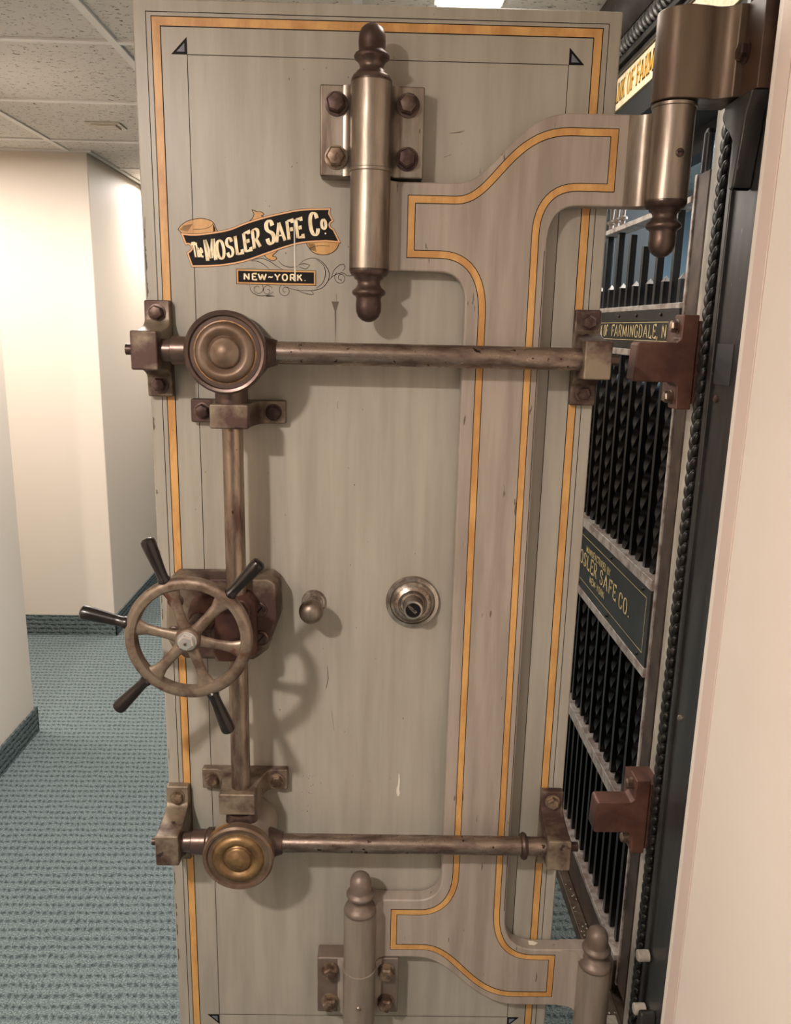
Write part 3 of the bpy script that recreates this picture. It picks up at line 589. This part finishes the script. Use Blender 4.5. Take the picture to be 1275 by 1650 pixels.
for a_ in A_SP:
    u_ = Vector((math.cos(a_), math.sin(a_))); v_ = Vector((-u_.y, u_.x)); rr = []
    for r, hw, th, cc in ((.014, .0115, .006, .001), (.024, .0092, .0055, .001), (.045, .0082, .005, 0), (.066, .0092, .005, -.001), (.078, .0135, .0055, -.001), (.086, .0200, .005, -.001)):
        rr.append([(WA+u_.x*r+v_.x*hw*math.cos(q), -(WC+cc+th*math.sin(q)), WZ+u_.y*r+v_.y*hw*math.cos(q)) for q in [2*PI*j/12 for j in range(12)]])
    rim.loft(rr)
wheel = rim.build('hand_wheel', M['wheel'], door, label='iron hand wheel with six spokes and five black handles', angle=45)
MB().lathe([(.0155, .0115), (.0155, .0135), (.0150, .014)], P(WA, WZ, WC), OUT, 32).lathe([(.0125, .0135), (.0125, .0215), (.0105, .0235), (.0, .0240)], P(WA, WZ, WC), OUT, 6, .2).build('hub_nut', M['nut'], wheel, label='bright steel nut', angle=25)
MB().lathe([(.0022, .0235), (.0022, .0262), (0, .0266)], P(WA, WZ, WC), OUT, 14).build('centre_pin', M['bolt'], wheel)
for k in range(5):
    a_ = math.radians((110, 166, 226, 290.5, 48)[k]); ax = (math.cos(a_), 0, math.sin(a_))
    o_ = (WA+ax[0]*.098, -WC, WZ+ax[2]*.098)
    MB().lathe([(.0075, -.002), (.0098, .001), (.0098, .005), (.0084, .008), (.0086, .020), (.0100, .040), (.0112, .058), (.0116, .066), (.0106, .0705), (.0070, .0735), (0, .0745)], o_, ax, 28).build('wheel_handle', M['handle'], wheel, label='black handle')

# --------------------------- knob and combination dial
kr = MB().lathe([(.0222, 0), (.0222, .0025), (.0195, .006), (.0170, .0065), (.0150, .009), (.0120, .0095), (0, .010)], P(-.1225, 1.0535, .0002), OUT, 40).build('knob_rosette', M['nickel'], door)
MB().lathe([(.0085, .009), (.0075, .022), (.0090, .030), (.0160, .036), (.0208, .045), (.0215, .052), (.0200, .060), (.0150, .0665), (.0080, .0700), (0, .0710)], P(-.1225, 1.0535, 0), OUT, 40).build('round_knob', M['steel'], kr, angle=60)
dial = MB().lathe([(.0480, 0), (.0480, .004), (.0465, .0075), (.0405, .0085), (.0395, .0055)], P(.0545, 1.0570, .0002), OUT, 64).build('dial_ring', M['nickel'], door)
MB().lathe([(.0385, .003), (.0385, .0085), (.0360, .0115), (.0260, .0170), (.0250, .0160), (.0245, .0140)], P(.0545, 1.0570, 0), OUT, 64).build('combination_dial', M['nickel'], dial)
kn = MB().lathe([(.0240, .0120), (.0225, .0165), (.0185, .0200), (.0165, .0300), (.0162, .0400), (.0172, .0440), (.0165, .0470), (.0135, .0475), (.0130, .0462), (0, .0460)], P(.0545, 1.0570, 0), OUT, 48).build('dial_knob', M['nickel'], dial)
tk = MB()
for k in range(100):
    a_ = 2*PI*k/100; L0, L1 = (.0290, .0345) if k % 5 == 0 else (.0315, .0345)
    def fc(x, y): 
        r_ = math.hypot(x-.0545, y-1.0570); return (x, -(.0115+(.0360-r_)*.55+.0004), y)
    tk.ribbon([(.0545+L0*math.cos(a_), 1.057+L0*math.sin(a_)), (.0545+L1*math.cos(a_), 1.057+L1*math.sin(a_))], .0005, fc)
tk.build('dial_graduations', M['black'], dial, recalc=False)
cap = MB().lathe([(.0128, .0462), (.0128, .0468), (0, .0468)], P(.0545, 1.0570, 0), OUT, 40).build('maker_cap', M['black'], dial)
lt = MB(); ca, sa = math.cos(-.75), math.sin(-.75)
def capf(x, y): return (.0545+x*ca-y*sa, -.0471, 1.0570+x*sa+y*ca)
lettering(lt, 'MOSLER', -.0118, .0050, lambda x, y: capf(x, y-.0025), .2, .12, 0.88, .04, .07)
lt.build('cap_lettering', M['nickel'], cap, recalc=False)

# ---------------------------------------------------------------- vault front (frame), faces -X
XF = 0.55
frame = empty('vault_surround', (XF, 1.25, 0), 0, 'dark riveted iron vault front with carved trim and cream lettered cornice band', 'doorway')
def fpart(name, mb, m, parent=frame, **k):
    o = mb
    o.v = [(x-XF, y-1.25, z) for x, y, z in o.v]
    return o.build(name, m, parent, **k)
fpart('pilaster', MB().box(XF, .66, 1.197, 1.322, 0, CEIL), M['frame'], bevel=.003)
fpart('pilaster', MB().box(XF, .66, 2.30, 2.42, 0, CEIL), M['frame'], bevel=.003)
fpart('pilaster_moulding', MB().box(XF-.006, XF+.01, 1.296, 1.312, 0, CEIL).box(XF-.004, XF+.01, 1.200, 1.212, 0, CEIL), M['frame'], bevel=.003)
rp = MB()
def blob(mb, cx_, cy_, cz_, rx, ry, rz, tilt=0.0, n=10):
    rings = []
    for i in range(1, n):
        t = -PI/2+PI*i/n; rings.append([(cx_+rx*math.cos(t)*math.cos(q), cy_+ry*math.cos(t)*math.sin(q)+tilt*math.sin(t)*rz, cz_+rz*math.sin(t)) for q in [2*PI*j/10 for j in range(10)]])
    mb.loft(rings)
z = 0.02
while z < 2.0:
    blob(rp, .5500, 1.345, z, .0085, .014, .0150, .25)
    blob(rp, .5470, 1.333, z+.009, .0065, .007, .012, -.4)
    z += .0215
rp.box(.55, .60, 1.322, 1.356, 0, 2.0)
fpart('carved_rope_trim', rp, M['rope'], angle=60)
fpart('pale_edge_strip', MB().box(.568, .66, 1.357, 1.440, 0, 2.035), M['greytrim'], bevel=.002)
fpart('dark_patch', MB().box(.5490, .5505, 1.2335, 1.294, 1.459, 1.522), M['tape'])
for yy, zz in ((1.2757, 1.4354), (1.2764, .8753)):
    fpart('rivet', MB().lathe([(.006, 0), (.0055, .003), (.003, .005), (0, .0055)], (XF, yy, zz), (-1, 0, 0), 16), M['bolt'] if zz > 1 else M['nickel'])
for yy, zz in ((1.3118-.02, .3669), (1.302-.02, .2532)):
    fpart('lag_bolt', MB().lathe([(.011, 0), (.011, .020), (.009, .022), (0, .0225)], (XF-.004, yy, zz), (-1, 0, 0), 20), M['greytrim'])
# cornice
fpart('cornice_band', MB().box(XF, .66, 1.322, 2.30, 2.036, 2.105), M['cream'], bevel=.001, label='cream painted band with gilt lettering')
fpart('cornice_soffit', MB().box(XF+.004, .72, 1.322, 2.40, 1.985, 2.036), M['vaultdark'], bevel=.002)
mo = MB()
for z0, z1, x in ((2.105, 2.112, .542), (2.112, 2.118, .546), (2.118, 2.130, .536), (2.130, 2.136, .540)):
    mo.box(x, .66, 1.318, 2.36, z0, z1)
fpart('cornice_moulding', mo, M['frame'], bevel=.0015)
lf = MB(); y = 1.33
while y < 2.34:
    blob(lf, .540, y, 2.152, .012, .008, .019, .5); blob(lf, .533, y+.009, 2.150, .006, .003, .015, .5); y += .0215
lf.box(.545, .66, 1.32, 2.36, 2.136, 2.172)
fpart('leaf_frieze', lf, mat('grey_leaf_iron', (120, 120, 118), 0.35, 0.4, col2=(50, 50, 50), scale=70, lo=.4, hi=.65), angle=60)
fpart('cornice_cove', MB().prism([(.535, 2.172), (.512, 2.20), (.505, 2.235), (.505, CEIL-.001), (.66, CEIL-.001), (.66, 2.172)], lambda x, y, t: (x, t, y), 1.32, 2.38), M['frame'])
lt = MB(); lettering(lt, 'BANK OF FARMINGDALE', 0, .042, lambda u, v_: (XF-.0006, 2.048-u, 2.050+v_), .20, .09, .86, .04, .10)
fpart('cornice_lettering', lt, mat('bright_gilt', (214, 164, 60), 0.4, 0.1), recalc=False)

# keepers that take the bolt bars
def keeper(zc, lab):
    yn, yf = 1.372, 1.412
    mb = MB().prism([(.548, -.080), (.522, -.080), (.520, -.040), (.512, -.0335), (.446, -.0335), (.443, -.028), (.446, .030), (.450, .0335), (.512, .0335), (.519, .040), (.520, .080), (.548, .080)], lambda x, z_, t: (x, t, zc+z_), yn, yf)
    o = fpart('bolt_keeper', mb, M['keeper'], bevel=.0025, label=lab)
    for sg in (-1, 1):
        fpart('hex_bolt', MB().hexbolt((.521, (yn+yf)/2+.004, zc+sg*.060), (-1, 0, 0), .0105, .014, .2), M['brownbolt'], o, angle=25)
    fpart('keeper_block', MB().box(.520, .568, yn+.003, yf+.03, zc-.07, zc+.07), M['keeper'], o)
keeper(1.488, 'upper red-brown keeper'); keeper(.612, 'lower red-brown keeper')

# wall side of the crane hinge
pin = nrm*(DD-PC)+Vector((math.cos(DY), math.sin(DY), 0))*PA
def wallhinge(z0, z1):
    px, py = pin.x, pin.y
    pts = [(px+.036*math.cos(t), py+.036*math.sin(t)) for t in [math.radians(a) for a in range(60, 251, 10)]]
    pts += [(px+.004, py-.037), (px+.030, py-.033)] + bez((px+.034, py-.032), (px+.045, py-.028), (px+.060, py-.030), (px+.068, py-.045), 6) + [(.532, py-.045), (.532, py+.030)]
    body = fpart('hinge_bracket', MB().prism(pts, lambda x, y, t: (x, y, t), z0, z1), M['hinge'], bevel=.002)
    fpart('bracket_flange', MB().box(.526, .5495, 1.203, 1.305, z0-.002, z1), M['darkflange'], body, bevel=.002)
    fpart('hex_bolt', MB().hexbolt((.526, 1.250, (z0+z1)/2-.005), (-1, 0, 0), .0125, .013, .2), M['bolt'], body, angle=25)
    return body
hb = wallhinge(1.8745, 1.998)
def scroll(z0, s_, par):
    q = [(1.296, 0), (1.204, 0), (1.208, .012), (1.218, .030), (1.222, .060), (1.229, .095), (1.234, .125), (1.240, .130), (1.250, .126), (1.253, .110), (1.248, .085), (1.254, .060), (1.268, .046), (1.284, .036), (1.294, .022)]
    mb = MB().prism(q, lambda y, d, t: (t, y, z0-s_*d), .520, .5495)
    fpart('scroll_brace', mb, M['frame'], par, bevel=.004)
scroll(1.8725, 1, hb)
hb2 = wallhinge(.040, .1575); scroll(.1590, -1, hb2)
# threshold
fpart('threshold', MB().box(.548, .575, 1.44, 2.30, 0, .035).box(.562, .66, 1.36, 2.30, 0, .030), M['hinge'], bevel=.002)
fpart('threshold_block', MB().box(.500, .562, 1.36, 1.47, 0, .05), M['greytrim'], bevel=.003)
db = MB()
for i in range(60):
    y_ = random.uniform(1.45, 2.25); x_ = random.uniform(.552, .572); r_ = random.uniform(.0006, .0022)
    blob(db, x_, y_, .0355, r_, r_*1.4, r_*.5, n=5)
o = fpart('plaster_debris', db, M['chip']); o['kind'] = 'stuff'

# ---------------------------------------------------------------- day gate
XG = .585
gate = empty('vault_gate', (XG, 1.50, 0), 0, 'black iron day gate of twisted bars with lettered plates behind the vault door', 'gate')
def gpart(name, mb, m, parent=gate, **k):
    mb.v = [(x-XG, y-1.50, z) for x, y, z in mb.v]; return mb.build(name, m, parent, **k)
gpart('gate_stile', MB().box(XG, .607, 1.489, 1.540, .06, 1.82), M['stile'], bevel=.002)
gpart('stile_highlight', MB().box(XG-.003, .606, 1.5405, 1.550, .06, 1.82), M['rail'], bevel=.001)  # highlight beside the stile, put in as a pale strip
gpart('gate_stile', MB().box(XG, .607, 2.235, 2.285, .06, 1.82), M['stile'], bevel=.002)
for z0, z1, xx in ((.120, .135, .574), (.460, .492, .576), (.826, .848, .576), (1.018, 1.042, .576), (1.485, 1.500, .576), (1.583, 1.594, .576), (1.772, 1.784, .578)):
    gpart('cross_rail', MB().box(xx, .618, 1.549, 2.235, z0, z1), M['rail'], bevel=.0015)
gpart('kick_channel', MB().box(.575, .590, 1.549, 2.235, .036, .120), M['stile'], bevel=.002)
ys_t = [2.176+.0, 2.080, 1.983, 1.886, 1.790, 1.693, 1.5975]
ys_p = [2.222, 2.127, 2.031, 1.935, 1.838, 1.741, 1.645]
HX = .597; HW = .0073
def twist(mb, y, z0, z1, tw):
    n = 60 if tw else 1; rings = []
    for i in range(n+1):
        z_ = z0+(z1-z0)*i/n; a_ = (2*PI*(z_-z0)/.165 if tw else 0)+PI/4
        rr = HW*1.414*(1.0 if not tw else .98)
        rings.append([(HX+rr*math.cos(a_+k*PI/2), y+rr*math.sin(a_+k*PI/2), z_) for k in range(4)])
    mb.loft(rings)
for y in ys_t:
    mb = MB(); twist(mb, y, .135, .462, False); twist(mb, y, .49, .83, True); twist(mb, y, 1.04, 1.488, True)
    b = gpart('twisted_bar', mb, M['iron'], angle=30)
    pk = MB(); twist(pk, y, 1.592, 1.640, False); gpart('short_picket', pk, M['iron'], b)
    r_ = HW*1.5
    gpart('picket_tip', MB().lathe([(r_, 1.640), (.0, 1.652)], (HX, y, 0), (0, 0, 1), 4, PI/4), M['rail'], b, angle=20)  # pale tip colour carries the light from inside the vault
tops = [1.772, 1.772, 1.772, 1.757, 1.722, 1.742, 1.772]
for y, tz in zip(ys_p, tops):
    mb = MB()
    for z0, z1 in ((.135, .462), (.49, .83), (1.04, 1.488), (1.592, tz)):
        mb.box(HX-HW, HX+HW, y-HW, y+HW, z0, z1)
    gpart('plain_bar', mb, M['iron'], bevel=.0008)
for y in (2.127, 2.08, 2.031):
    gpart('crest_finial', MB().lathe([(.006, 1.784), (.006, 1.800), (.011, 1.803), (.011, 1.808), (.005, 1.812), (.006, 1.835), (.012, 1.850), (.004, 1.865), (.010, 1.880), (0, 1.895)], (HX, y, 0), (0, 0, 1), 12), M['dullsteel'])
gpart('stile_finial', MB().cyl((.596, 1.535, 1.82), (.596, 1.535, 1.888), .011, 16, .010).lathe([(.010, 0), (.006, .008), (0, .010)], (.596, 1.535, 1.888), (0, 0, 1), 16), M['iron'])
np1 = gpart('name_plate', MB().box(.5775, .583, 1.5495, 2.235, 1.500, 1.583), M['plate'], bevel=.0008)
lt = MB(); PX_ = .5768
gf = lambda zb, y0: (lambda u, v_: (PX_, y0-u, zb+v_))
lt.ribbon([(2.23, 1.558), (1.585, 1.558)], .0012, lambda x, y: (PX_, x, y)).ribbon([(2.23, 1.5195), (1.567, 1.5205)], .0012, lambda x, y: (PX_, x, y)).ribbon([(1.570, 1.558), (1.570, 1.520)], .0012, lambda x, y: (PX_, x, y))
lettering(lt, 'BANK OF', 0, .0265, gf(1.5265, 2.140), .16, .05, .92, .08, .10)
lettering(lt, 'FARMINGDALE, N. Y.', 0, .0265, gf(1.5265, 1.985), .17, .05, 1.48, .06, .08)
gpart('plate_lettering', lt, M['goldleaf'], np1, recalc=False)
for y in (2.09, 1.93, 1.80, 1.645):
    gpart('plate_rivet', MB().lathe([(.004, 0), (.003, .003), (0, .004)], (.5772, y, 1.573), (-1, 0, 0), 12), M['iron'], np1)
np2 = gpart('maker_plate', MB().box(.5775, .583, 1.5495, 2.235, .848, 1.018), M['plate'], bevel=.0008)
lt = MB()
for q in ([(2.22, .996), (1.571, .996)], [(2.22, .874), (1.571, .874)], [(1.571, .996), (1.571, .874)]):
    lt.ribbon(q, .0013, lambda x, y: (PX_, x, y))
lettering(lt, 'MANUFACTURED BY', 0, .018, gf(.960, 2.052), .16, .06, 1.14, .04, .08)
lettering(lt, 'MOSLER', 0, .036, gf(.918, 2.158), .17, .05, 1.34, .08, .10)
lettering(lt, 'SAFE', 0, .036, gf(.918, 1.912), .17, .05, 1.38, .08, .10)
lettering(lt, 'CO.', 0, .036, gf(.914, 1.752), .17, .05, 1.30, .08, .10)
lettering(lt, 'NEW-YORK', 0, .018, gf(.890, 2.000), .17, .07, 1.25, .05, .08)
gpart('plate_lettering', lt, M['goldleaf'], np2, recalc=False)
for y in (2.10, 1.83, 1.60):
    for z_ in (1.007, .860):
        gpart('plate_rivet', MB().lathe([(.0045, 0), (.0035, .003), (0, .0045)], (.5772, y, z_), (-1, 0, 0), 12), M['iron'], np2)

# ---------------------------------------------------------------- ceiling fittings
vent = empty('ceiling_vent', (-1.030, 3.295, CEIL), 0, 'small white vent with louvres set in the corridor ceiling', 'vent')
MB().box(-.065, .065, -.050, .050, -.006, -.0005).build('vent_frame', M['plastic'], vent, bevel=.002)
for k in range(3):
    MB().box(-.048, .048, -.034+.026*k, -.016+.026*k, -.012, -.006).build('vent_slat', M['plastic'], vent, bevel=.001)
sl = empty('ceiling_light', (.198, 1.71, CEIL), 0, 'bright strip light on the ceiling above the vault door', 'ceiling light')
MB().box(-.078, .078, -.305, .305, -.010, -.0005).build('light_frame', M['grid'], sl, bevel=.002)
MB().box(-.070, .070, -.300, .300, -.024, -.010).build('light_diffuser', M['lamp'], sl, bevel=.004)
